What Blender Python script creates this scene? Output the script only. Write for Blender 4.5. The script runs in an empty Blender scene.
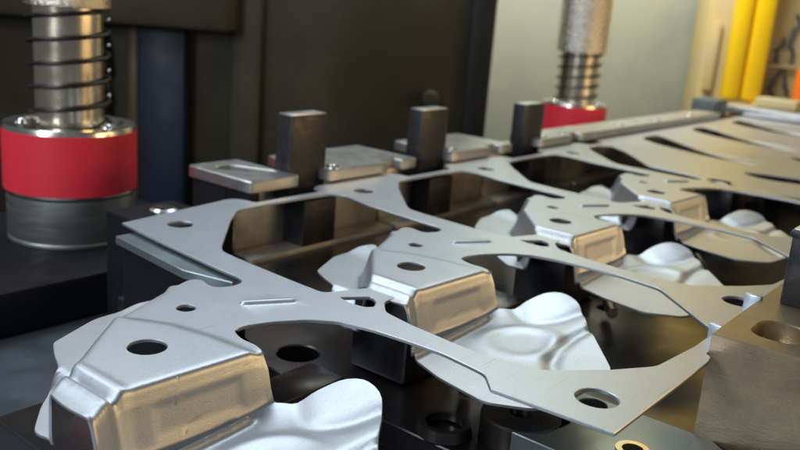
import bpy, bmesh, math, random
import numpy as np
from mathutils import Vector, Matrix, geometry
random.seed(3)
sc = bpy.context.scene
COL = sc.collection
R = math.radians

# ---------------------------------------------------------------- camera
cam_d = bpy.data.cameras.new("camera"); cam = bpy.data.objects.new("camera", cam_d); COL.objects.link(cam)
yaw, pitch, roll = 0.660346458, 0.255759571, 0.0790996891
fw = Vector((math.cos(yaw)*math.cos(pitch), math.sin(yaw)*math.cos(pitch), -math.sin(pitch)))
rt = fw.cross(Vector((0, 0, 1))).normalized(); up = rt.cross(fw)
cr, sr = math.cos(roll), math.sin(roll)
r2 = rt*cr + up*sr; u2 = up*cr - rt*sr
M = Matrix(((r2.x, u2.x, -fw.x, -1.53634756), (r2.y, u2.y, -fw.y, -1.63891964), (r2.z, u2.z, -fw.z, 0.831136714), (0, 0, 0, 1)))
cam.matrix_world = M
cam_d.sensor_width = 36; cam_d.lens = 847.728/800*36; cam_d.clip_start = .05; cam_d.clip_end = 200
cam_d.dof.use_dof = True; cam_d.dof.focus_distance = 2.15; cam_d.dof.aperture_fstop = 2.2
sc.camera = cam

# ---------------------------------------------------------------- world, lamps, exposure
w = bpy.data.worlds.new("World"); sc.world = w; w.use_nodes = True
w.node_tree.nodes["Background"].inputs[0].default_value = (.54, .58, .62, 1)
w.node_tree.nodes["Background"].inputs[1].default_value = .17
def area(name, loc, target, sx, sy, power, col):
    d = bpy.data.lights.new(name, 'AREA'); d.shape = 'RECTANGLE'; d.size = sx; d.size_y = sy; d.energy = power; d.color = col
    o = bpy.data.objects.new(name, d); COL.objects.link(o); o.location = loc
    o.rotation_euler = (Vector(target)-Vector(loc)).to_track_quat('-Z', 'Y').to_euler()
    return o
area("overhead_light", (3.2, 3.0, 5.2), (.4, -.2, 0), 4.6, 2.4, 150, (.78, .90, 1.0))
area("overhead_light", (-1.4, 3.4, 4.4), (.1, .2, 0), 4.0, 2.4, 115, (.80, .90, 1.0))
area("side_light", (4.9, -5.6, 1.6), (.5, -.3, -.1), 5.0, 1.6, 150, (1.0, .66, .28))
area("background_fill", (5.6, 2.6, 4.2), (9.5, 5.6, 1.2), 3.0, 2.0, 600, (.95, .97, .98))  # added fill lamp, aimed away from the strip to brighten the back wall
area("left_fill", (-5.0, .6, 2.4), (.7, 1.2, 0), 1.3, 2.8, 150, (.88, .94, 1.0))  # added tall fill lamp for streaks on the guide post; there is no window
sc.view_settings.view_transform = 'Standard'; sc.view_settings.look = 'None'
sc.view_settings.exposure = 0; sc.view_settings.gamma = 1; sc.view_settings.use_curve_mapping = False

# ---------------------------------------------------------------- materials
def mat(name, col, rough=.5, metal=0., var=.12, vscale=6., rvar=.08, bump=.0, bscale=60., spec=None, stretch=None, col2=None, c2scale=3., c2lo=.45, c2hi=.65, coat=0., scratch=0.):
    m = bpy.data.materials.new(name); m.use_nodes = True; nt = m.node_tree; N = nt.nodes; L = nt.links
    b = N["Principled BSDF"]; b.inputs["Metallic"].default_value = metal
    if coat: b.inputs["Coat Weight"].default_value = coat; b.inputs["Coat Roughness"].default_value = .15
    if spec is not None: b.inputs["Specular IOR Level"].default_value = spec
    tc = N.new("ShaderNodeTexCoord"); mp = N.new("ShaderNodeMapping"); L.new(tc.outputs["Object"], mp.inputs[0])
    if stretch: mp.inputs["Scale"].default_value = stretch
    n1 = N.new("ShaderNodeTexNoise"); n1.inputs["Scale"].default_value = vscale; n1.inputs["Detail"].default_value = 5; L.new(mp.outputs[0], n1.inputs[0])
    mx = N.new("ShaderNodeMix"); mx.data_type = 'RGBA'
    c = Vector(col); mx.inputs[6].default_value = (*(c*(1-var)), 1); mx.inputs[7].default_value = (*(min(x*(1+var), 1) for x in c), 1)
    L.new(n1.outputs[0], mx.inputs[0]); out = mx.outputs[2]
    if col2:
        n3 = N.new("ShaderNodeTexNoise"); n3.inputs["Scale"].default_value = c2scale; n3.inputs["Detail"].default_value = 6; n3.inputs["Roughness"].default_value = .65
        L.new(tc.outputs["Object"], n3.inputs[0])
        rp = N.new("ShaderNodeMapRange"); rp.inputs[1].default_value = c2lo; rp.inputs[2].default_value = c2hi; L.new(n3.outputs[0], rp.inputs[0])
        m2 = N.new("ShaderNodeMix"); m2.data_type = 'RGBA'; L.new(rp.outputs[0], m2.inputs[0]); L.new(out, m2.inputs[6]); m2.inputs[7].default_value = (*col2, 1); out = m2.outputs[2]
    if scratch:
        mp3 = N.new("ShaderNodeMapping"); L.new(tc.outputs["Object"], mp3.inputs[0]); mp3.inputs["Rotation"].default_value = (.3, .2, -.35); mp3.inputs["Scale"].default_value = (2.2, 60, 30)
        n7 = N.new("ShaderNodeTexNoise"); n7.inputs["Scale"].default_value = 2.5; n7.inputs["Detail"].default_value = 2; L.new(mp3.outputs[0], n7.inputs[0])
        r7 = N.new("ShaderNodeMapRange"); r7.inputs[1].default_value = .66; r7.inputs[2].default_value = .74; r7.inputs[4].default_value = .5*scratch; L.new(n7.outputs[0], r7.inputs[0])
        m7 = N.new("ShaderNodeMix"); m7.data_type = 'RGBA'; L.new(r7.outputs[0], m7.inputs[0]); L.new(out, m7.inputs[6]); m7.inputs[7].default_value = (.36, .36, .35, 1); out = m7.outputs[2]
        n8 = N.new("ShaderNodeTexNoise"); n8.inputs["Scale"].default_value = 420; n8.inputs["Detail"].default_value = 1; L.new(tc.outputs["Object"], n8.inputs[0])
        r8 = N.new("ShaderNodeMapRange"); r8.inputs[1].default_value = .3; r8.inputs[2].default_value = .7; r8.inputs[3].default_value = .86; r8.inputs[4].default_value = 1.08; L.new(n8.outputs[0], r8.inputs[0])
        m8 = N.new("ShaderNodeVectorMath"); m8.operation = 'SCALE'; L.new(out, m8.inputs[0]); L.new(r8.outputs[0], m8.inputs["Scale"]); out = m8.outputs[0]
    L.new(out, b.inputs["Base Color"])
    mr = N.new("ShaderNodeMapRange"); mr.inputs[3].default_value = max(rough-rvar, .02); mr.inputs[4].default_value = rough+rvar
    n4 = N.new("ShaderNodeTexNoise"); n4.inputs["Scale"].default_value = vscale*1.7; n4.inputs["Detail"].default_value = 6; L.new(mp.outputs[0], n4.inputs[0])
    mr.inputs[1].default_value = .3; mr.inputs[2].default_value = .7
    L.new(n4.outputs[0], mr.inputs[0]); L.new(mr.outputs[0], b.inputs["Roughness"])
    if scratch:
        mp2 = N.new("ShaderNodeMapping"); L.new(tc.outputs["Object"], mp2.inputs[0]); mp2.inputs["Rotation"].default_value = (0, 0, .5); mp2.inputs["Scale"].default_value = (3, 90, 8)
        ns = N.new("ShaderNodeTexNoise"); ns.inputs["Scale"].default_value = 3; ns.inputs["Detail"].default_value = 3; L.new(mp2.outputs[0], ns.inputs[0])
        rs = N.new("ShaderNodeMapRange"); rs.inputs[1].default_value = .64; rs.inputs[2].default_value = .72; rs.inputs[3].default_value = 0; rs.inputs[4].default_value = -.10*scratch; L.new(ns.outputs[0], rs.inputs[0])
        n9 = N.new("ShaderNodeTexNoise"); n9.inputs["Scale"].default_value = 900; n9.inputs["Detail"].default_value = 1; L.new(tc.outputs["Object"], n9.inputs[0])
        r9 = N.new("ShaderNodeMapRange"); r9.inputs[3].default_value = -.05; r9.inputs[4].default_value = .05; L.new(n9.outputs[0], r9.inputs[0])
        ad = N.new("ShaderNodeMath"); L.new(mr.outputs[0], ad.inputs[0]); L.new(rs.outputs[0], ad.inputs[1])
        ad2 = N.new("ShaderNodeMath"); L.new(ad.outputs[0], ad2.inputs[0]); L.new(r9.outputs[0], ad2.inputs[1]); L.new(ad2.outputs[0], b.inputs["Roughness"])
    if bump or scratch:
        n2 = N.new("ShaderNodeTexNoise"); n2.inputs["Scale"].default_value = bscale; n2.inputs["Detail"].default_value = 4; L.new(mp.outputs[0], n2.inputs[0])
        bp = N.new("ShaderNodeBump"); bp.inputs["Strength"].default_value = bump; bp.inputs["Distance"].default_value = .01
        L.new(n2.outputs[0], bp.inputs["Height"]); L.new(bp.outputs[0], b.inputs["Normal"])
    return m
SHEET = mat("sheet_steel", (.61, .64, .68), .43, .93, .02, 7, .014, .06, 320, scratch=1., col2=(.80, .82, .84), c2scale=34, c2lo=.66, c2hi=.74)
STEEL = mat("ground_steel", (.66, .66, .63), .38, .95, .08, 8, .06, .06, 120, col2=(.46, .44, .39), c2scale=3, c2lo=.4, c2hi=.8)
DIE = mat("die_steel", (.15, .15, .165), .30, .9, .15, 3, .06, .03, 70, col2=(.15, .12, .09), c2scale=2.5, c2lo=.4, c2hi=.8)
DIEF = mat("die_face_steel", (.56, .54, .47), .38, .5, .15, 4, .10, .10, 60, stretch=(.4, .4, 3), col2=(.20, .19, .17), c2scale=3, c2lo=.4, c2hi=.7)
RAILS = mat("near_block_steel", (.42, .325, .205), .40, .75, .14, 9, .05, .10, 90, stretch=(1, .6, 3), scratch=1., col2=(.26, .20, .13), c2scale=3.0, c2lo=.45, c2hi=.75)
POST = mat("dark_post_steel", (.024, .023, .028), .42, 0., .3, 12, .12, .12, 140, col2=(.09, .07, .06), c2scale=9, c2lo=.56, c2hi=.72, scratch=.4)
CHROME = mat("polished_steel", (.82, .81, .77), .24, 1., .05, 8, .05)
BRASS = mat("bronze_sleeve", (.84, .76, .60), .24, 1., .10, 8, .06)
KNURL = mat("knurled_sleeve", (.86, .80, .68), .28, 1., .10, 8, .06, 1., 70)
COLLAR = mat("collar_steel", (.58, .60, .56), .36, .9, .08, 4, .08, .05, 60, stretch=(1, 1, 6))
WIRE = mat("spring_wire", (.05, .045, .04), .30, .6, .1)
TAPE = mat("red_tape", (1.0, .040, .07), .45, 0., .06, 4, .05, .03, 40)
DARKB = mat("black_casting", (.010, .010, .014), .65, 0., .3, 6, .1, .1, 60, spec=.22)
TEAL = mat("plate_steel", (.40, .46, .48), .36, .8, .12, 3, .08, .05, 80, scratch=.8)
SHOE = mat("bolster_steel", (.20, .235, .27), .42, .8, .12, 3, .08, .05, 80)
HOLE = mat("hole_black", (.006, .006, .007), .7)
BRIGHT = mat("bright_bolt_steel", (.82, .84, .86), .18, 1., .03)
WALLD = mat("dark_press_paint", (.040, .034, .017), .55, 0., .2, 1.2, .1, col2=(.062, .055, .032), c2scale=.8)
BLUE = mat("navy_paint", (.004, .011, .034), .5, 0., .2, 2)
BROWN = mat("brown_paint", (.09, .05, .015), .5, 0., .2, 2)
BLACKP = mat("black_paint", (.010, .011, .009), .5, 0., .2, 2)
SAGE = mat("sage_paint", (.36, .37, .265), .5, 0., .06, 1., .05, col2=(.31, .325, .245), c2scale=.9)
BEIGE = mat("cream_paint", (.60, .45, .18), .5, 0., .10, 1.5, .05, col2=(.5, .42, .24), c2scale=2)
YELLOW = mat("yellow_paint", (.95, .58, .002), .4, 0., .05, 2)
ORANGE = mat("orange_paint", (.85, .18, .01), .4, 0., .05, 2)
GREYP = mat("grey_paint", (.09, .11, .11), .5, 0., .1, 3)
PLASTW = mat("white_tab", (.62, .70, .80), .35, .6, .05)

# ---------------------------------------------------------------- object helpers
def tag(o, label=None, cat=None, group=None, kind=None):
    if label: o["label"] = label
    if cat: o["category"] = cat
    if group: o["group"] = group
    if kind: o["kind"] = kind
    return o
def thing(name, label, cat, loc=(0, 0, 0), rz=0, group=None):
    o = bpy.data.objects.new(name, None); COL.objects.link(o); o.location = loc; o.rotation_euler = (0, 0, rz); o.empty_display_size = .05
    return tag(o, label, cat, group)
def link(name, me, m, parent=None, loc=None):
    if m and not me.materials: me.materials.append(m)
    o = bpy.data.objects.new(name, me); COL.objects.link(o)
    if parent: o.parent = parent
    if loc: o.location = loc
    return o
def mesh_from_bm(bm, name, angle=35):
    me = bpy.data.meshes.new(name); bm.normal_update(); bm.to_mesh(me); bm.free()
    me.shade_smooth(); me.set_sharp_from_angle(angle=R(angle)); return me
def box(x0, x1, y0, y1, z0, z1, bev=.006, bm=None, seg=2):
    own = bm is None
    b = bmesh.new(); bmesh.ops.create_cube(b, size=1)
    for v in b.verts: v.co = Vector(((x0+x1)/2+v.co.x*(x1-x0), (y0+y1)/2+v.co.y*(y1-y0), (z0+z1)/2+v.co.z*(z1-z0)))
    if bev: bmesh.ops.bevel(b, geom=b.edges[:], offset=bev, segments=seg, affect='EDGES', profile=.5)
    if own: return b
    t = bpy.data.meshes.new("t"); b.to_mesh(t); b.free(); bm.from_mesh(t); bpy.data.meshes.remove(t); return bm
def boxo(name, dims, m, parent=None, bev=.006):
    return link(name, mesh_from_bm(box(*dims, bev=bev), name), m, parent)
def lathe(prof, seg=64, cx=0, cy=0, bm=None, close=False):
    """prof: list of (r,z); surface of revolution"""
    bm = bm or bmesh.new(); rings = []
    for r, z in prof:
        if r < 1e-6: rings.append([bm.verts.new((cx, cy, z))]); continue
        rings.append([bm.verts.new((cx+r*math.cos(2*math.pi*i/seg), cy+r*math.sin(2*math.pi*i/seg), z)) for i in range(seg)])
    pairs = list(zip(rings, rings[1:])) + ([(rings[-1], rings[0])] if close else [])
    for a, b in pairs:
        for i in range(seg):
            j = (i+1) % seg
            if len(a) == 1 and len(b) == 1: continue
            if len(a) == 1: bm.faces.new((a[0], b[j], b[i]))
            elif len(b) == 1: bm.faces.new((a[i], a[j], b[0]))
            else: bm.faces.new((a[i], a[j], b[j], b[i]))
    bmesh.ops.recalc_face_normals(bm, faces=bm.faces)
    return bm
def tube(pts, r, seg=8, bm=None, closed=False):
    bm = bm or bmesh.new(); pts = [Vector(p) for p in pts]; n = len(pts); rings = []
    for i, p in enumerate(pts):
        a = pts[i-1] if (i or closed) else pts[i]; b = pts[(i+1) % n] if (i < n-1 or closed) else pts[i]
        t = (b-a).normalized(); s = t.cross(Vector((0, 0, 1)));
        if s.length < 1e-3: s = t.cross(Vector((0, 1, 0)))
        s.normalize(); u = s.cross(t)
        rings.append([bm.verts.new(p + s*r*math.cos(2*math.pi*k/seg) + u*r*math.sin(2*math.pi*k/seg)) for k in range(seg)])
    pr = list(zip(rings, rings[1:])) + ([(rings[-1], rings[0])] if closed else [])
    for a, b in pr:
        for k in range(seg): bm.faces.new((a[k], a[(k+1) % seg], b[(k+1) % seg], b[k]))
    if not closed:
        bm.faces.new(rings[0][::-1]); bm.faces.new(rings[-1])
    bmesh.ops.recalc_face_normals(bm, faces=bm.faces)
    return bm
# ---- sheet metal from an outline with holes: triangulated, displaced by z(x,y), given thickness and a chamfered edge
def circle(cx, cy, r, n=28, sy=1.): return [(cx+r*math.cos(2*math.pi*i/n), cy+r*sy*math.sin(2*math.pi*i/n)) for i in range(n)]
def chaikin(P, it=2, keep=()):
    for _ in range(it):
        Q = []
        n = len(P); kp = set(keep); newkeep = []
        for i in range(n):
            p, q = P[i], P[(i+1) % n]
            a = (p[0]*.75+q[0]*.25, p[1]*.75+q[1]*.25); b = (p[0]*.25+q[0]*.75, p[1]*.25+q[1]*.75)
            if i in kp: newkeep.append(len(Q)); Q.append(p)
            else: Q.append(a)
            if (i+1) % n not in kp: Q.append(b)
        P = Q; keep = newkeep
    return P
def fillet(P, r, keep=(), seg=4):
    """round the corners of polygon P by radius-like distance r (dict index->r allowed)"""
    out = []; n = len(P)
    for i in range(n):
        rr = r.get(i, r.get(-1, 0)) if isinstance(r, dict) else r
        if i in keep or rr == 0: out.append(P[i]); continue
        p = Vector(P[i]); a = Vector(P[i-1]); b = Vector(P[(i+1) % n])
        da, db = (a-p), (b-p); la = min(rr, da.length*.45); lb = min(rr, db.length*.45)
        s = p+da.normalized()*la; e = p+db.normalized()*lb
        for k in range(seg+1):
            t = k/seg; q = s*(1-t)**2+p*2*t*(1-t)+e*t*t; out.append((q.x, q.y))
    return out
def inside(px, py, poly):
    x = np.array([p[0] for p in poly]); y = np.array([p[1] for p in poly]); x2 = np.roll(x, -1); y2 = np.roll(y, -1)
    c = np.zeros(len(px), bool)
    for a, b, c2, d in zip(x, y, x2, y2):
        if b == d: continue
        m = (b > py) != (d > py)
        c ^= m & (px < (c2-a)*(py-b)/(d-b)+a)
    return c
def dist_to(px, py, poly):
    D = np.full(len(px), 1e9)
    for i in range(len(poly)):
        ax, ay = poly[i]; bx, by = poly[(i+1) % len(poly)]; dx, dy = bx-ax, by-ay; l = dx*dx+dy*dy
        if l < 1e-14: continue
        t = np.clip(((px-ax)*dx+(py-ay)*dy)/l, 0, 1)
        D = np.minimum(D, np.hypot(px-ax-t*dx, py-ay-t*dy))
    return D
def resample(P, s):
    Q = []
    for i in range(len(P)):
        a = Vector(P[i]); b = Vector(P[(i+1) % len(P)]); n = max(1, int((b-a).length/s))
        for k in range(n): q = a.lerp(b, k/n); Q.append((q.x, q.y))
    return Q
def sheet(name, outline, holes=(), z=None, spacing=.08, t=.009, ch=.0014, edge=None, extra=None, angle=32, seam=None, warp=None):
    """outline/holes: 2D loops; z: function (x,y arrays)->z; extra: additional interior points"""
    edge = edge or spacing
    loops = [resample(l, edge) for l in [outline]+list(holes)]
    X = np.arange(min(p[0] for p in outline), max(p[0] for p in outline), spacing)
    Y = np.arange(min(p[1] for p in outline), max(p[1] for p in outline), spacing*.866)
    gx, gy = np.meshgrid(X, Y); gx = gx + (np.arange(len(Y)) % 2)[:, None]*spacing*.5; gx = gx.ravel(); gy = gy.ravel()
    if extra is not None and len(extra):
        ex = np.array(extra); 
        # drop grid points too near extra points (coarse hash)
        key = set(map(tuple, np.round(ex/(spacing*.6)).astype(int)))
        k2 = np.round(np.stack([gx, gy], 1)/(spacing*.6)).astype(int)
        m = np.array([tuple(k) not in key for k in k2]); gx, gy = gx[m], gy[m]
        nex = len(ex); gx = np.concatenate([gx, ex[:, 0]]); gy = np.concatenate([gy, ex[:, 1]])
    keep = inside(gx, gy, loops[0])
    for h in loops[1:]: keep &= ~inside(gx, gy, h)
    gx, gy = gx[keep], gy[keep]
    dmin = np.full(len(gx), 1e9)
    for l in loops: dmin = np.minimum(dmin, dist_to(gx, gy, l))
    lim = .35*edge if extra is None else min(.35*edge, .003)
    gx, gy = gx[dmin > lim], gy[dmin > lim]
    V = []; Eg = []
    for l in loops:
        s = len(V); V += [Vector(p) for p in l]; Eg += [(s+i, s+(i+1) % len(l)) for i in range(len(l))]
    V += [Vector((float(a), float(b))) for a, b in zip(gx, gy)]
    vo, eo, fo, *_ = geometry.delaunay_2d_cdt(V, Eg, [], 0, 1e-6)
    vx = np.array([v.x for v in vo]); vy = np.array([v.y for v in vo])
    F = np.array([f for f in fo if len(f) == 3]); cx = vx[F].mean(1); cy = vy[F].mean(1)
    k = inside(cx, cy, loops[0])
    for h in loops[1:]: k &= ~inside(cx, cy, h)
    F = F[k]
    a = (vx[F[:, 1]]-vx[F[:, 0]])*(vy[F[:, 2]]-vy[F[:, 0]])-(vx[F[:, 2]]-vx[F[:, 0]])*(vy[F[:, 1]]-vy[F[:, 0]])
    F = F[np.abs(a) > 1e-10]; a = a[0:0]
    vz = z(vx, vy) if z else np.zeros(len(vx))
    Vt = np.stack([vx, vy, vz], 1)
    if warp: Vt = warp(Vt)
    A, B, C = Vt[F[:, 0]], Vt[F[:, 1]], Vt[F[:, 2]]
    n = np.cross(B-A, C-A); fl = n[:, 2] < 0; F[fl] = F[fl][:, ::-1]; n[fl] *= -1
    vn = np.zeros_like(Vt)
    for i in range(3): np.add.at(vn, F[:, i], n)
    vn /= np.maximum(np.linalg.norm(vn, axis=1), 1e-12)[:, None]
    for _ in range(3):
        acc = vn*1.0
        for i in range(3):
            for k_ in (1, 2): np.add.at(acc, F[:, i], vn[F[:, (i+k_) % 3]])
        vn = acc/np.maximum(np.linalg.norm(acc, axis=1), 1e-12)[:, None]
    Vb = Vt - vn*t
    # boundary edges
    from collections import defaultdict
    def onseam(v):
        if not seam: return False
        (ax, ay), (bx, by) = seam; dx, dy = bx-ax, by-ay; return abs((vx[v]-ax)*dy-(vy[v]-ay)*dx)/math.hypot(dx, dy) < 1e-4
    ed = {}
    for f in F:
        for i in range(3):
            a_, b_ = int(f[i]), int(f[(i+1) % 3])
            if (b_, a_) in ed: del ed[(b_, a_)]
            else: ed[(a_, b_)] = 1
    ed = {e: 1 for e in ed if not (onseam(e[0]) and onseam(e[1]))}
    out = defaultdict(lambda: np.zeros(3))
    for a_, b_ in ed:
        d = Vt[b_]-Vt[a_]; o = np.cross(d, vn[a_]); o /= max(np.linalg.norm(o), 1e-12); out[a_] = out[a_]+o; out[b_] = out[b_]+o
    nv = len(Vt); verts = [tuple(v) for v in Vt]+[tuple(v) for v in Vb]
    s1 = {}; s2 = {}
    for v, o in out.items():
        o = o/max(np.linalg.norm(o), 1e-12)
        s1[v] = len(verts); verts.append(tuple(Vt[v]+o*ch-vn[v]*ch)); s2[v] = len(verts); verts.append(tuple(Vb[v]+o*ch+vn[v]*ch))
    faces = [tuple(map(int, f)) for f in F]+[tuple(int(q)+nv for q in f[::-1]) for f in F]
    for a_, b_ in ed:
        faces += [(b_, a_, s1[a_], s1[b_]), (s1[b_], s1[a_], s2[a_], s2[b_]), (s2[b_], s2[a_], a_+nv, b_+nv)]
    me = bpy.data.meshes.new(name); me.from_pydata(verts, [], faces); me.validate(); me.update()
    me.shade_smooth(); me.set_sharp_from_angle(angle=R(angle)); return me

# ================================================================ THE PROGRESSIVE STRIP
strip = thing("stamped_steel_strip", "long perforated grey sheet steel strip with folded brackets running along the die", "steel strip")
def sstep(a, b, x): t = np.clip((x-a)/(b-a), 0, 1); return t*t*(3-2*t)
def seg_bead(x, y, p, q, r, h):
    dx, dy = q[0]-p[0], q[1]-p[1]; t = np.clip(((x-p[0])*dx+(y-p[1])*dy)/(dx*dx+dy*dy), 0, 1)
    d = np.hypot(x-p[0]-t*dx, y-p[1]-t*dy); return h*(1-sstep(r*.35, r, d))
def web_z(x, y): return seg_bead(x, y, (-.055, .028), (.058, -.038), .016, .009)
bead_pts = [( -.09+i*.006+(j % 2)*.003, .06-j*.0055) for i in range(32) for j in range(24)]
bead_pts = [p for p in bead_pts if float(seg_bead(np.array([p[0]]), np.array([p[1]]), (-.055, .028), (.058, -.038), .022, 1)[0]) > .001]
right = [(.70, .885), (.607, .836), (.487, .735), (.245, .493), (.211, .447), (.200, .358), (.183, .10), (.178, -.045), (.315, -.10), (.318, -.205), (.262, -.205), (.200, -.262), (.178, -.375), (.158, -.607), (.190, -.761), (.323, -.878), (.439, -.952), (.66, -.972)]
nearL = [(-.18, -.965), (.07, -.70), (.08, -.63), (.093, -.54), (.088, -.437), (.077, -.324), (.050, -.232), (-.005, -.165), (-.09, -.115), (-.165, -.09), (-.205, -.10), (-.225, -.155), (-.222, -.204), (-.238, -.250)]
notch = [(-.10, .262), (-.045, .283), (-.017, .258), (-.036, .215), (-.030, .178), (.020, .158), (.066, .172), (.082, .215), (.086, .294), (.118, .60)]
rk = {-1: .02, 1: .08, 3: .05, 4: .04, 5: .05, 7: .03}
mid = [(.742, .950), (.748, .888), (.77, .888), (.77, .845), (.735, .845)] + right[1:] + [(.77, -.972), (.77, -1.010)]
n_out = mid + [(-.23, -1.010), (-.23, -.968)] + nearL + notch + [(.165, .775), (.13, .832), (-.02, .845), (-.23, .845), (-.23, .888), (.125, .888), (.150, .955), (.20, .978), (.70, .985), (.722, .978)]
n0_out = [(.70, .995), (.722, .978), (.742, .950), (.748, .888), (.77, .888), (.77, .845), (.735, .845)] + right[1:] + [(.77, -.972), (.77, -1.010), (.66, -1.010), (.625, -1.010), (.620, -1.026), (.58, -1.034), (.03, -1.030), (.012, -.735), (.072, -.680)] + nearL[2:] + notch[:-1] + [(.12, .657), (.15, .918)]
def rnd(P, tight):
    idx = {-1: .022}
    for i, p in enumerate(P):
        if p in tight: idx[i] = .0
    return fillet(P, idx, seg=3)
tight = {(.77, .888), (.77, .845), (-.23, .845), (-.23, .888), (.77, -.972), (.77, -1.010), (-.23, -1.010), (-.23, -.968), (-.23, .905), (-.23, .975), (-.238, -.250), (-.10, .262), (.315, -.10), (.318, -.205), (.15, .918), (.03, -1.030), (.012, -.735)}
slot = fillet([(.188, -.098), (.266, -.157), (.243, -.195), (.206, -.218), (.182, -.200), (.176, -.150)], .010, seg=3)
web_holes = [circle(.303, .790, .047), circle(.155, -.929, .052), slot]
def web_mesh(name, outl): return sheet(name, outl, web_holes, web_z, spacing=.07, t=.010, ch=.0018, edge=.03, extra=bead_pts, seam=((-.238, -.250), (-.10, .262)))
web0 = web_mesh("web", rnd(n0_out, tight)); web1 = web_mesh("web", rnd(n_out, tight))
# small round pilot hole beside each bead belongs to the bracket tongue of the web
for k in range(4):
    o = link("web", web0 if k == 0 else web1, SHEET, strip, (k, 0, 0))
# ---- bracket (hat section)
def yl(x): return np.interp(x, [-.72, -.695, -.60, -.38, -.16, -.10, -.03], [-.120, -.100, -.034, .152, .248, .297, .33])
def yr(x): return np.interp(x, [-.70, -.665, -.63, -.60, -.24, -.20], [-.268, -.250, -.232, -.228, -.250, -.252])
prof_d = np.array([-.024, -.014, -.008, -.003, .0005, .0035, .008, .026, .030, .034, .040, .050])
prof_h = np.array([0, -.004, -.013, -.035, -.08, -.16, -.26, -.80, -.90, -.96, -.99, -1.])
ctrl = np.array([(-.25, -.28, -.122), (-.70, -.36, -.135), (-.35, -.31, -.136), (-.50, -.36, -.134), (-.42, -.49, -.126), (-.52, -.52, -.128), (-.34, -.42, -.124), (-.094, -.423, -.066), (-.088, -.500, -.074),
                 (-.225, -.36, -.116), (-.262, -.43, -.117), (-.20, -.475, -.103), (-.226, -.606, -.084), (-.412, -.765, -.100), (-.36, -.60, -.108), (-.56, -.62, -.124), (-.80, -.60, -.135), (-.60, -.76, -.118), (-.80, -.32, -.135), (-.12, -.36, -.082)])
def tps_fit(c, lam=4e-3):
    n = len(c); d = np.hypot(c[:, None, 0]-c[None, :, 0], c[:, None, 1]-c[None, :, 1]); K = np.where(d > 0, d*d*np.log(d+1e-12), 0)+lam*np.eye(n)
    P = np.c_[np.ones(n), c[:, :2]]; A = np.block([[K, P], [P.T, np.zeros((3, 3))]]); return np.linalg.solve(A, np.r_[c[:, 2], 0, 0, 0])
TW = tps_fit(ctrl)
def flap_z(x, y):
    d = np.hypot(x[:, None]-ctrl[None, :, 0], y[:, None]-ctrl[None, :, 1]); K = np.where(d > 0, d*d*np.log(d+1e-12), 0)
    z = K@TW[:len(ctrl)]+TW[-3]+TW[-2]*x+TW[-1]*y
    r = np.hypot(x+.42, (y+.485)); z = z + .008*np.exp(-((r-.108)/.026)**2)*(.3+.7*sstep(-.56, -.42, x))
    def pl(P, wd, h, taper=0):
        P = np.array(P, float)
        for _ in range(4):
            Q = [P[0]]
            for a, b in zip(P[:-1], P[1:]): Q += [a*.75+b*.25, a*.25+b*.75]
            P = np.array(Q+[P[-1]])
        dd = np.full(len(x), 9.)
        for a, b in zip(P[:-1], P[1:]):
            e = b-a; t = np.clip(((x-a[0])*e[0]+(y-a[1])*e[1])/(e@e), 0, 1); dd = np.minimum(dd, np.hypot(x-a[0]-t*e[0], y-a[1]-t*e[1]))
        return h*np.exp(-(dd/wd)**2)
    z = z - pl([(-.62, -.74), (-.50, -.63), (-.40, -.60), (-.28, -.60), (-.12, -.66)], .020, .012)
    z = z - pl([(-.17, -.30), (-.235, -.37), (-.265, -.43), (-.225, -.49), (-.16, -.53), (-.02, -.57)], .026, .009)
    z = z + .019*np.exp(-((y+.333-(x+.80)*.0695)/.011)**2)*(1-sstep(-.335, -.300, x))
    return z
def br_z(x, y):
    xc = np.interp(y, [-.26, -.10, .03, .155, .3], [-.262, -.275, -.305, -.375, -.42])
    top = .010*(1-sstep(-.014, .014, x-xc)) - .018*np.exp(-((x+.632)/.011)**2) + .004*np.exp(-((x+.603)/.010)**2) - .012*sstep(-.645, -.70, x)
    dl = (y-yl(x))*np.interp(x, [-.6, -.3, -.1], [.72, .85, .93]); dr = yr(x)-y
    z = np.array(top)
    lz = -.112 - .045*(1-sstep(-.56, -.50, x)) + .02*sstep(-.2, -.05, x)
    wl = np.interp(x, [-.7, -.64, -.55, -.4], [.50, .65, .95, 1.0])
    hl = np.interp(dl/wl, prof_d, prof_h); z = np.where(dl > -.03, top*(1+hl)+lz*(-hl), z)
    fz = flap_z(x, y); hr = np.interp(dr, prof_d, prof_h)
    z = np.where(dr > -.03, top*(1+hr)+fz*(-hr), z)
    return z
r_flap = [(-.232, -.262), (-.234, -.292), (-.205, -.328), (-.140, -.352), (-.088, -.378), (-.062, -.430), (-.082, -.498), (-.150, -.552), (-.226, -.606), (-.300, -.670), (-.412, -.765), (-.445, -.790), (-.60, -.785), (-.76, -.74), (-.815, -.62), (-.785, -.45), (-.73, -.31), (-.70, -.294)]
l_fl = [(-.702, -.272), (-.712, -.19), (-.705, -.115), (-.692, -.080), (-.674, -.058), (-.660, -.022), (-.672, .020), (-.60, .118), (-.525, .195), (-.505, .200), (-.478, .270), (-.440, .345), (-.42, .355), (-.27, .425), (-.12, .435), (-.06, .400), (-.10, .35), (-.124, .30), (-.120, .268), (-.10, .262)]
b_out = [(-.238, -.250)] + fillet(r_flap + l_fl, {-1: .025, 0: 0, 1: .005, len(r_flap)-1: 0, len(r_flap): 0, len(r_flap)+len(l_fl)-1: 0, len(r_flap)+len(l_fl)-2: .004, 5: .04, 6: .04}, seg=3)
ext = []
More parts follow.
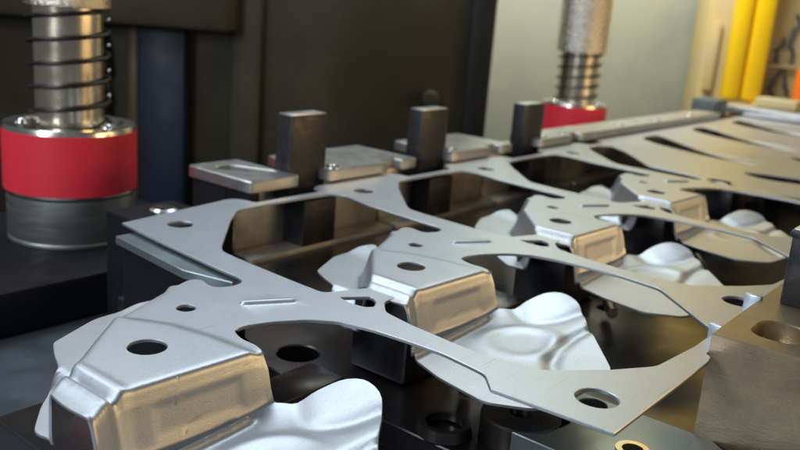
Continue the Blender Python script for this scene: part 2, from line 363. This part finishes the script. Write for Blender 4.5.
for d in (-.030, -.022, -.016, -.011, -.008, -.005, -.0025, 0, .002, .0045, .006, .008, .0095, .011, .0125, .014, .0155, .017, .0185, .020, .022, .024, .026, .0285, .031, .034, .037, .041, .045, .050, .056, .064, .074):
    for i in range(64):
        x = -.705+i*.0100
        if x > -.10: continue
        wl = float(np.interp(x, [-.7, -.64, -.55, -.4], [.50, .65, .95, 1.0])); ext.append((x, float(yl(x))+d*wl/float(np.interp(x, [-.6, -.3, -.1], [.72, .85, .93]))))
        if x < -.24: ext.append((x, float(yr(x))-d))
ext = [p for p in ext if abs(p[0]+.24) > .001 or p[1] < .1]
for i in range(70):
    for d in (-.03, -.02, -.014, -.009, -.0045, 0, .0045, .009, .014, .02, .03):
        x = -.80+i*.0072; q = -.333+(x+.80)*.0695+d
        if float(yr(x))-q > .05: ext.append((x, q))
for i in range(30):
    for x in (-.668, -.655, -.647, -.640, -.632, -.624, -.616, -.609, -.600, -.590):
        y = -.22+i*.0062
        if yr(x)+.035 < y < yl(x)-.035: ext.append((x, y))
hole_t = [circle(-.436, -.067, .047, 32), circle(-.197, .101, .027, 20)]
def br_warp(V):
    x, y, z = V.T; d = yr(x)-y
    m = sstep(.0, .012, d)*(1-sstep(.036, .05, d))*sstep(-.55, -.53, x)*(1-sstep(-.325, -.305, x))*sstep(-.118, -.102, z)*(1-sstep(-.048, -.032, z))
    V[:, 1] += .0022*m; return V
bracket = sheet("bracket", b_out, hole_t, br_z, spacing=.016, t=.008, ch=.0012, edge=.010, extra=ext, angle=40, seam=((-.238, -.250), (-.10, .262)), warp=br_warp)
for k in range(4):
    link("folded_bracket", bracket, SHEET, strip, (k, 0, 0))
# ---- not yet folded far end of the strip
f_out = [(3.77, .888), (3.77, .845), (3.85, .78), (3.72, .62), (3.52, .45), (3.34, .30), (3.30, .05), (3.22, -.16), (3.19, -.32), (3.19, -.52), (3.30, -.80), (3.60, -.962), (3.77, -.968), (3.77, -1.010), (11, -1.010), (11, .975), (4.0, .975), (3.95, .888)]
fh = []
for n in range(4, 11):
    def cres(P, wd):
        L1 = [(n+p[0]+wd[i], p[1]) for i, p in enumerate(P)]; L2 = [(n+p[0]-wd[i], p[1]) for i, p in enumerate(P)][::-1]
        return chaikin(L1+L2, 2)
    big = 2.0
    fh.append(cres([(.66, .86), (.58, .78), (.46, .64), (.33, .46), (.22, .29), (.13, .10), (.11, -.10)], [.13, .17, .155, .11, .07, .030, .008]))
    fh.append(cres([(-.27, -.14), (-.285, -.24), (-.27, -.36), (-.24, -.48), (-.21, -.60)], [.03, .09, .11, .11, .04]))
    if n > 4: fh.append(cres([(-.64, .30), (-.70, .14), (-.72, .0), (-.70, -.12)], [.006, .014, .016, .006]))
far = sheet("flat_blank", f_out, fh, None, spacing=.16, t=.010, ch=.002, edge=.05)
link("flat_blank", far, SHEET, strip)
# raised bright edge tabs at the near side of the strip
for k in range(2):
    link("edge_tab", mesh_from_bm(box(.742+k*.30, .764+k*.30, -1.02, -.972, -.03, .045+k*.02, .003), "edge_tab"), PLASTW, strip, (0, 0, 0))

# ================================================================ DIE
def hole_disc(bm, cx, cy, z, r): pass
die = thing("lower_die", "dark oily lower die block with inserts and bores under the steel strip", "die block")
def plate(name, outl, holes, z, t, m, parent, ch=.004, edge=.06): 
    me = sheet(name, outl, holes, None, spacing=.5, t=t, ch=ch, edge=edge); return link(name, me, m, parent, (0, 0, z))
holes = []
for k in range(8): holes.append(circle(k+.343, .207, .075, 32))
for k in range(8): holes.append(circle(k+.62, -.30, .045, 24))
plate("die_plate", [(.20, 1.02), (.20, -1.25), (12, -1.25), (12, 1.02)], holes, -.32, .30, DIE, die)
boxo("lower_step", (-.50, .196, -2.2, .58, -.60, -.40), DIE, die, .01)
for k in range(8):
    p = die
    o = boxo("punch_bar", (-.11, .13, -.19, -.055, -.316, -.20), DIE, p, .004); o.location.x = k
    # forming block under each bracket
    if k: 
        o = boxo("forming_insert", (-.60, -.30, -.20, .03, -.316, -.055), DIE, p, .015); o.location.x = k
    link("glint_rod", mesh_from_bm(tube([(k+.44, -.40, -.27), (k+.44+.12, -.325, -.27)], .022, 16), "glint_rod"), BRASS, p)  # bright rod added as a gold glint on the die floor
bm = lathe([(0, -.315), (.030, -.315), (.030, -.225), (.033, -.220), (.106, -.222), (.112, -.228), (.112, -.30)], 56)
link("stripper_boss", mesh_from_bm(bm, "stripper_boss"), DIE, die, (.392, -.618, -.018))
link("locating_ring", mesh_from_bm(lathe([(.055, -.31), (.055, -.285), (.072, -.285), (.08, -.316)], 32), "locating_ring"), DIE, die, (.27, -.45, -.002))
plate("entry_shelf", [(.082, .85), (.034, .415), (.076, .235), (.15, .24), (.20, .50), (.28, .85)], [], -.021, .03, TEAL, die, .003)
boxo("shelf_shade_block", (.100, .158, .26, .84, -.58, -.053), DARKB, die, .004)  # black body puts the shelf's shaded end face into its colour
# side block of the die (seen in the windows), one length per station
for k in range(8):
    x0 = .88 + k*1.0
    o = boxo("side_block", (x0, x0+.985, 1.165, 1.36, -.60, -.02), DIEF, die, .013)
    boxo("lit_edge_strip", (x0-.014, x0-.001, 1.158, 1.20, -.295, -.03), BRASS, die, .003)  # gold strip standing in for light caught on the block's chamfer
    o = boxo("block_ledge", (x0-.02, x0+.955, 1.023, 1.158, -.60, -.30), DIEF, die, .006)
boxo("end_block", (.818, .872, 1.0, 1.158, -.055, .004), DARKB, die, .004)
boxo("end_block", (.818, .864, 1.162, 1.385, -.59, .004), DARKB, die, .004)
boxo("slot_shade_sheet", (.895, 1.08, 1.17, 1.34, -.018, .003), DARKB, die, .001)  # black sheet laid under the slot to stand in for its shade
# under plate at the near side, front corner
plate("under_plate", [(.28, -.66), (.335, -.728), (.44, -.745), (.515, -.71), (.522, -.60), (.643, -.60), (.643, -1.06), (.50, -1.25), (.28, -1.25)], [circle(.43, -.93, .045, 32), circle(.594, -.735, .043, 32)], -.24, .075, TEAL, die, .003)
link("bronze_bush", mesh_from_bm(lathe([(.028, -.31), (.028, -.236), (.0445, -.236), (.0445, -.31)], 32), "bronze_bush"), BRASS, die, (.43, -.93, 0))
# ================================================================ RAILS
def rail(x0, x1, label, screws, slot_at=None, y0=.988, y1=1.40, notch_at=None, extra_name=None):
    t = thing("guide_rail_plate", label, "guide plate", (x0, y0, 0), 0, "guide rail plates along the far edge")
    L = x1-x0; D = y1-y0
    P = [(0, 0), (L, 0), (L, D), (0, D)]
    if notch_at:
        a, b = notch_at; P = [(0, 0), (a, 0), (a, .055), (b, .055), (b, 0), (L, 0), (L, D), (0, D)]
    P = fillet(P, .012, seg=2); H = []
    if slot_at:
        H.append(fillet([(.13, .35), (.06, .32), (.07, .25), (.165, .085), (.245, .085), (.255, .13), (.17, .33)], .03, seg=4))
    me = sheet("plate", P, H, None, spacing=.4, t=.054, ch=.005, edge=.05)
    link("plate", me, STEEL, t, (0, 0, .060))
    for (sx, sy) in screws:
        bm = lathe([(0, .0), (.014, 0), (.016, .008), (.030, .008), (.033, .004), (.033, -.004)], 24)
        link("cap_screw", mesh_from_bm(bm, "cap_screw"), BRIGHT, t, (sx, sy, .061))
    return t
g1 = rail(.81, 1.085, "first short grey guide plate with a slotted hole, left of the nearest dark post", [], True)
rail(1.285, 1.935, "bright guide plate between the first and second dark post", [(.07, .045)], notch_at=(.42, .54))
rail(2.265, 2.885, "guide plate with bright screw between the second and third dark post", [(.05, .045)], notch_at=(.38, .50))
rail(3.235, 6.6, "long guide plate with bright screws running right from the third dark post", [(.12, .05), (.42, .06), (1.3, .06), (2.0, .06), (2.75, .06)], notch_at=(.42, .56), y1=1.22)
def post(x, y, ztop, label, wx=.235, wy=.10, zb=-.30, grp="dark stop posts"):
    t = thing("stop_post", label, "stop post", (x, y, zb), 0, grp)
    boxo("upper_shank", (0, wx, 0, wy, .22, ztop-zb), POST, t, .010)
    boxo("foot", (.085, wx+.065, -.022, wy+.01, 0, .216), POST, t, .006)
    link("ground_top", mesh_from_bm(box(.008, wx-.008, .008, wy-.008, ztop-zb-.004, ztop-zb+.004, .003), "ground_top"), STEEL, t)
    return t
post(1.09, 1.05, .312, "nearest dark rectangular post rising past the short slotted plate")
post(2.05, 1.05, .29, "middle dark rectangular post between two bright guide plates")
post(3.12, 1.05, .275, "farthest dark rectangular post, left of the small red collar")
post(.975, -1.262, .30, "dark brown post on the near block, cut by the right picture edge", wx=.24, wy=.185, zb=.055)
# near block with slotted hole
nb = thing("near_guide_block", "brown machined steel block with an oval slot beside the strip end", "steel block", (.645, -1.9, -.7))
P = [(0, 0), (5.5, 0), (5.5, .885), (0, .885)]
sl = [(.015+q[0], q[1]+.035) for q in fillet([(.06, .66), (.23, .66), (.23, .79), (.06, .79)], .06, seg=5)]
link("block_body", sheet("block_body", P, [sl], None, spacing=.5, t=.75, ch=.004, edge=.04), RAILS, nb, (0, 0, .755))
link("slot_floor", mesh_from_bm(box(.05, .32, .62, .86, .60, .70, .002), "slot_floor"), BRASS, nb)

# ================================================================ GUIDE POSTS
def guide(cx, cy, label, zoff=0, r=.305, head_z=.715, tapecut=False, knurl=True, cr=.515, hr=.63, sr_=.595):
    t = thing("guide_post", label, "guide post", (cx, cy, -.40+zoff), 0, "guide posts with springs and red collars")
    def L(name, prof, m, seg=72, close=False): return link(name, mesh_from_bm(lathe(prof, seg, close=close), name, 30), m, t)
    L("lower_collar", [(0, .002), (r*.965, .002), (r*.965, .015), (r*.95, .02), (r*.965, .03), (r*.965, .225), (r*.985, .235)], COLLAR)
    L("upper_collar", [(r*.985, .237), (r*.995, .24), (r*.995, .545), (r*.98, .556), (r*.80, .556), (r*.78, .548), (r*.78, .46), (0, .46)], CHROME)
    L("red_tape_band", [(r*1.003, .250), (r*1.006, .2502), (r*1.006, .532), (r*1.003, .5322)], TAPE)
    L("ball_sleeve", [(r*cr, .455), (r*cr, head_z+.40-.02)], BRASS)
    if knurl:
        L("head_sleeve", [(r*cr, head_z+.38), (r*hr, head_z+.385), (r*hr, head_z+1.6), (0, head_z+1.6)], KNURL if knurl else BRASS)
    n = 180; turns = 6; z0 = .47; z1 = head_z+.40
    pts = [(r*sr_*math.cos(2*math.pi*turns*i/n+.6), r*sr_*math.sin(2*math.pi*turns*i/n+.6), z0+(z1-z0)*i/n) for i in range(n+1)]
    link("coil_spring", mesh_from_bm(tube(pts, .0098, 8), "coil_spring", 60), WIRE, t)
    for k in range(5):
        bm = bmesh.new(); bmesh.ops.create_icosphere(bm, subdivisions=2, radius=.0085)
        a = yaw-math.pi/2+.0
        link("coil_glint", mesh_from_bm(bm, "coil_glint", 80), BRIGHT, t, (r*(sr_+.03)*math.cos(a), r*(sr_+.03)*math.sin(a), .70+k*.1167))  # bright beads standing in for glints at the spring coil ends
    for a in (yaw+math.pi-1.2, yaw+math.pi+1.25):
        bm = bmesh.new(); bmesh.ops.create_icosphere(bm, subdivisions=2, radius=.03)
        link("retaining_screw", mesh_from_bm(bm, "retaining_screw", 80), BRIGHT, t, (r*.70*math.cos(a), r*.70*math.sin(a), .545))
    bm = lathe([(0, 0), (.032, 0), (.032, .03)], 20)
    bmesh.ops.rotate(bm, verts=bm.verts, cent=(0, 0, 0), matrix=Matrix.Rotation(R(90), 3, 'X'))
    a = yaw-math.pi/2-.42
    return t
guide(.66, 2.12, "large polished guide post with red tape and spring at left")
guide(5.86, 2.12, "small far guide post with red tape behind the guide plates", zoff=-.11, head_z=.64, cr=.60, hr=.76, sr_=.66)
hb = thing("post_housing", "black casting under the large guide post", "housing", (0, 0, 0))
boxo("housing_body", (-1.6, 1.35, 1.52, 2.7, -.598, -.402), DARKB, hb, .02)
boxo("housing_body", (3.2, 7.35, 1.75, 2.7, -.598, -.402), DARKB, hb, .02)
for x, z in ((.62, -.46),):
    bm = lathe([(0, .0), (.03, 0), (.034, -.01), (.034, -.06)], 20); bmesh.ops.rotate(bm, verts=bm.verts, cent=(0, 0, 0), matrix=Matrix.Rotation(R(90), 3, 'X'))
    link("side_screw", mesh_from_bm(bm, "side_screw"), STEEL, hb, (x, 1.515, z))
ws = thing("flanged_washer", "small bright washer lying behind the far left tip of the strip", "washer", (.522, 1.19, -.07))
link("washer_ring", mesh_from_bm(lathe([(.022, 0), (.022, .016), (.045, .018), (.058, .010), (.058, 0)], 32, close=True), "washer_ring"), BRIGHT, ws)
wb = thing("washer_bracket", "black casting arm that carries the small washer", "casting", (.40, 1.0, -.595))
boxo("arm_body", (0, .34, .05, .42, 0, .50), DARKB, wb, .01)
# ================================================================ GROUND / BACKGROUND
shoe = boxo("bolster_floor", (-3, 12, -6, 1.9, -.75, -.60), SHOE, None, .01); tag(shoe, kind="structure")
sf = boxo("shop_floor", (-8, 22, -10, 22, -3.1, -3.0), DARKB, None, 0); tag(sf, kind="structure")
FA = Vector((math.cos(yaw), math.sin(yaw), 0)); FR = Vector((math.sin(yaw), -math.cos(yaw), 0)); C0 = Vector((-1.536, -1.639, 0))
def bgbox(name, d0, d1, r0, r1, z0, z1, m, parent=None, bev=.02):
    bm = box(d0, d1, -r1, -r0, z0, z1, bev); o = link(name, mesh_from_bm(bm, name), m, parent)
    if parent is None: o.location = C0; o.rotation_euler = (0, 0, yaw)
    return o
def bgthing(name, label, cat): return thing(name, label, cat, C0, yaw)
o = bgbox("back_wall", 11.0, 11.3, -9, 9, -3, 8, SAGE); tag(o, kind="structure")
pf = bgthing("press_frame", "dark olive interior side of the press behind the die", "press frame")
bgbox("frame_panel", 8.0, 8.3, -7, .52, -3, 5, WALLD, pf)
bgbox("frame_edge", 7.9, 8.25, .50, .72, -3, 5, BLACKP, pf)
bgbox("cross_beam", 7.5, 7.95, -5.5, -1.62, .46, 1.9, WALLD, pf, .05)
bgbox("navy_cover", 7.75, 7.93, -2.49, -2.06, -3, .46, BLUE, pf)
bgbox("brown_strip", 7.8, 7.95, -2.60, -2.50, -3, .46, BROWN, pf)
bgbox("olive_rib", 7.85, 7.97, -1.66, -1.40, -3, 2, WALLD, pf)
link("hose", mesh_from_bm(tube([(7.85, 2.95+.12*math.sin(i*.5), 2.0-.22*i) for i in range(20)], .05, 10), "hose"), BLACKP, pf)
kn = bgthing("round_knob", "dark round knob on the press panel above the middle post", "knob")
bm = lathe([(0, .12), (.07, .11), (.09, .08), (.09, 0)], 28); bmesh.ops.rotate(bm, verts=bm.verts, cent=(0, 0, 0), matrix=Matrix.Rotation(R(-90), 3, 'Y'))
link("knob_cap", mesh_from_bm(bm, "knob_cap"), WALLD, kn, (7.98, -.19, -.02))
yc = bgthing("yellow_guard_column", "bright yellow upright safety guard at upper right", "safety guard")
for i, (a, b) in enumerate(((3.63, 3.83), (3.85, 4.08))):
    bgbox("yellow_channel", 10.0, 10.2, a, b, .02, 5, YELLOW, yc, .06)
bgbox("channel_foot", 9.9, 10.0, 3.95, 4.06, -.2, .03, YELLOW, yc, .02)
cb = bgthing("cream_cabinet", "cream painted machine cabinet behind the yellow guard", "cabinet")
bgbox("cabinet_body", 10.4, 10.9, 3.45, 8, -3, 5, BEIGE, cb)
for k, (r0, z0, z1) in enumerate(((4.34, -.1, .78), (4.47, .1, 1.05))):
    pts = [(10.36, -(r0+.035*math.sin(t_*.9+k)+.02*math.sin(t_*2.3)), z0+(z1-z0)*t_/16) for t_ in range(17)]
    link("conduit", mesh_from_bm(tube(pts, .022, 8), "conduit"), GREYP, cb)
for k, (a, b, z0, z1) in enumerate(((4.15, 4.40, -.25, .0), (4.2, 4.55, .42, .47), (3.50, 3.60, .1, .9))):
    bgbox("cabinet_trim", 10.33, 10.395, a, b, z0, z1, BEIGE if k else GREYP, cb, .01)
oc = bgthing("orange_guard_bar", "orange bar at the far right picture edge", "guard bar")
bgbox("orange_bar", 9.8, 9.95, 4.38, 4.75, -.2, .45, ORANGE, oc, .04)
gb = thing("grey_switch_box", "small dark grey box standing at the far end of the long guide plate", "switch box", (6.75, 1.2, -.6))
boxo("box_body", (0, .30, -.13, .13, 0, .76), GREYP, gb, .02)
boxo("box_cover", (-.02, -.002, -.11, .11, .58, .74), GREYP, gb, .005)
ec = thing("end_clamp", "steel clamp block closing the far end of the strip", "clamp", (7.2, .3, 0))
boxo("clamp_plate", (0, .5, 0, .9, .012, .10), STEEL, ec, .02)
boxo("clamp_jaw", (.1, .35, .2, .6, .102, .20), BEIGE, ec, .02)
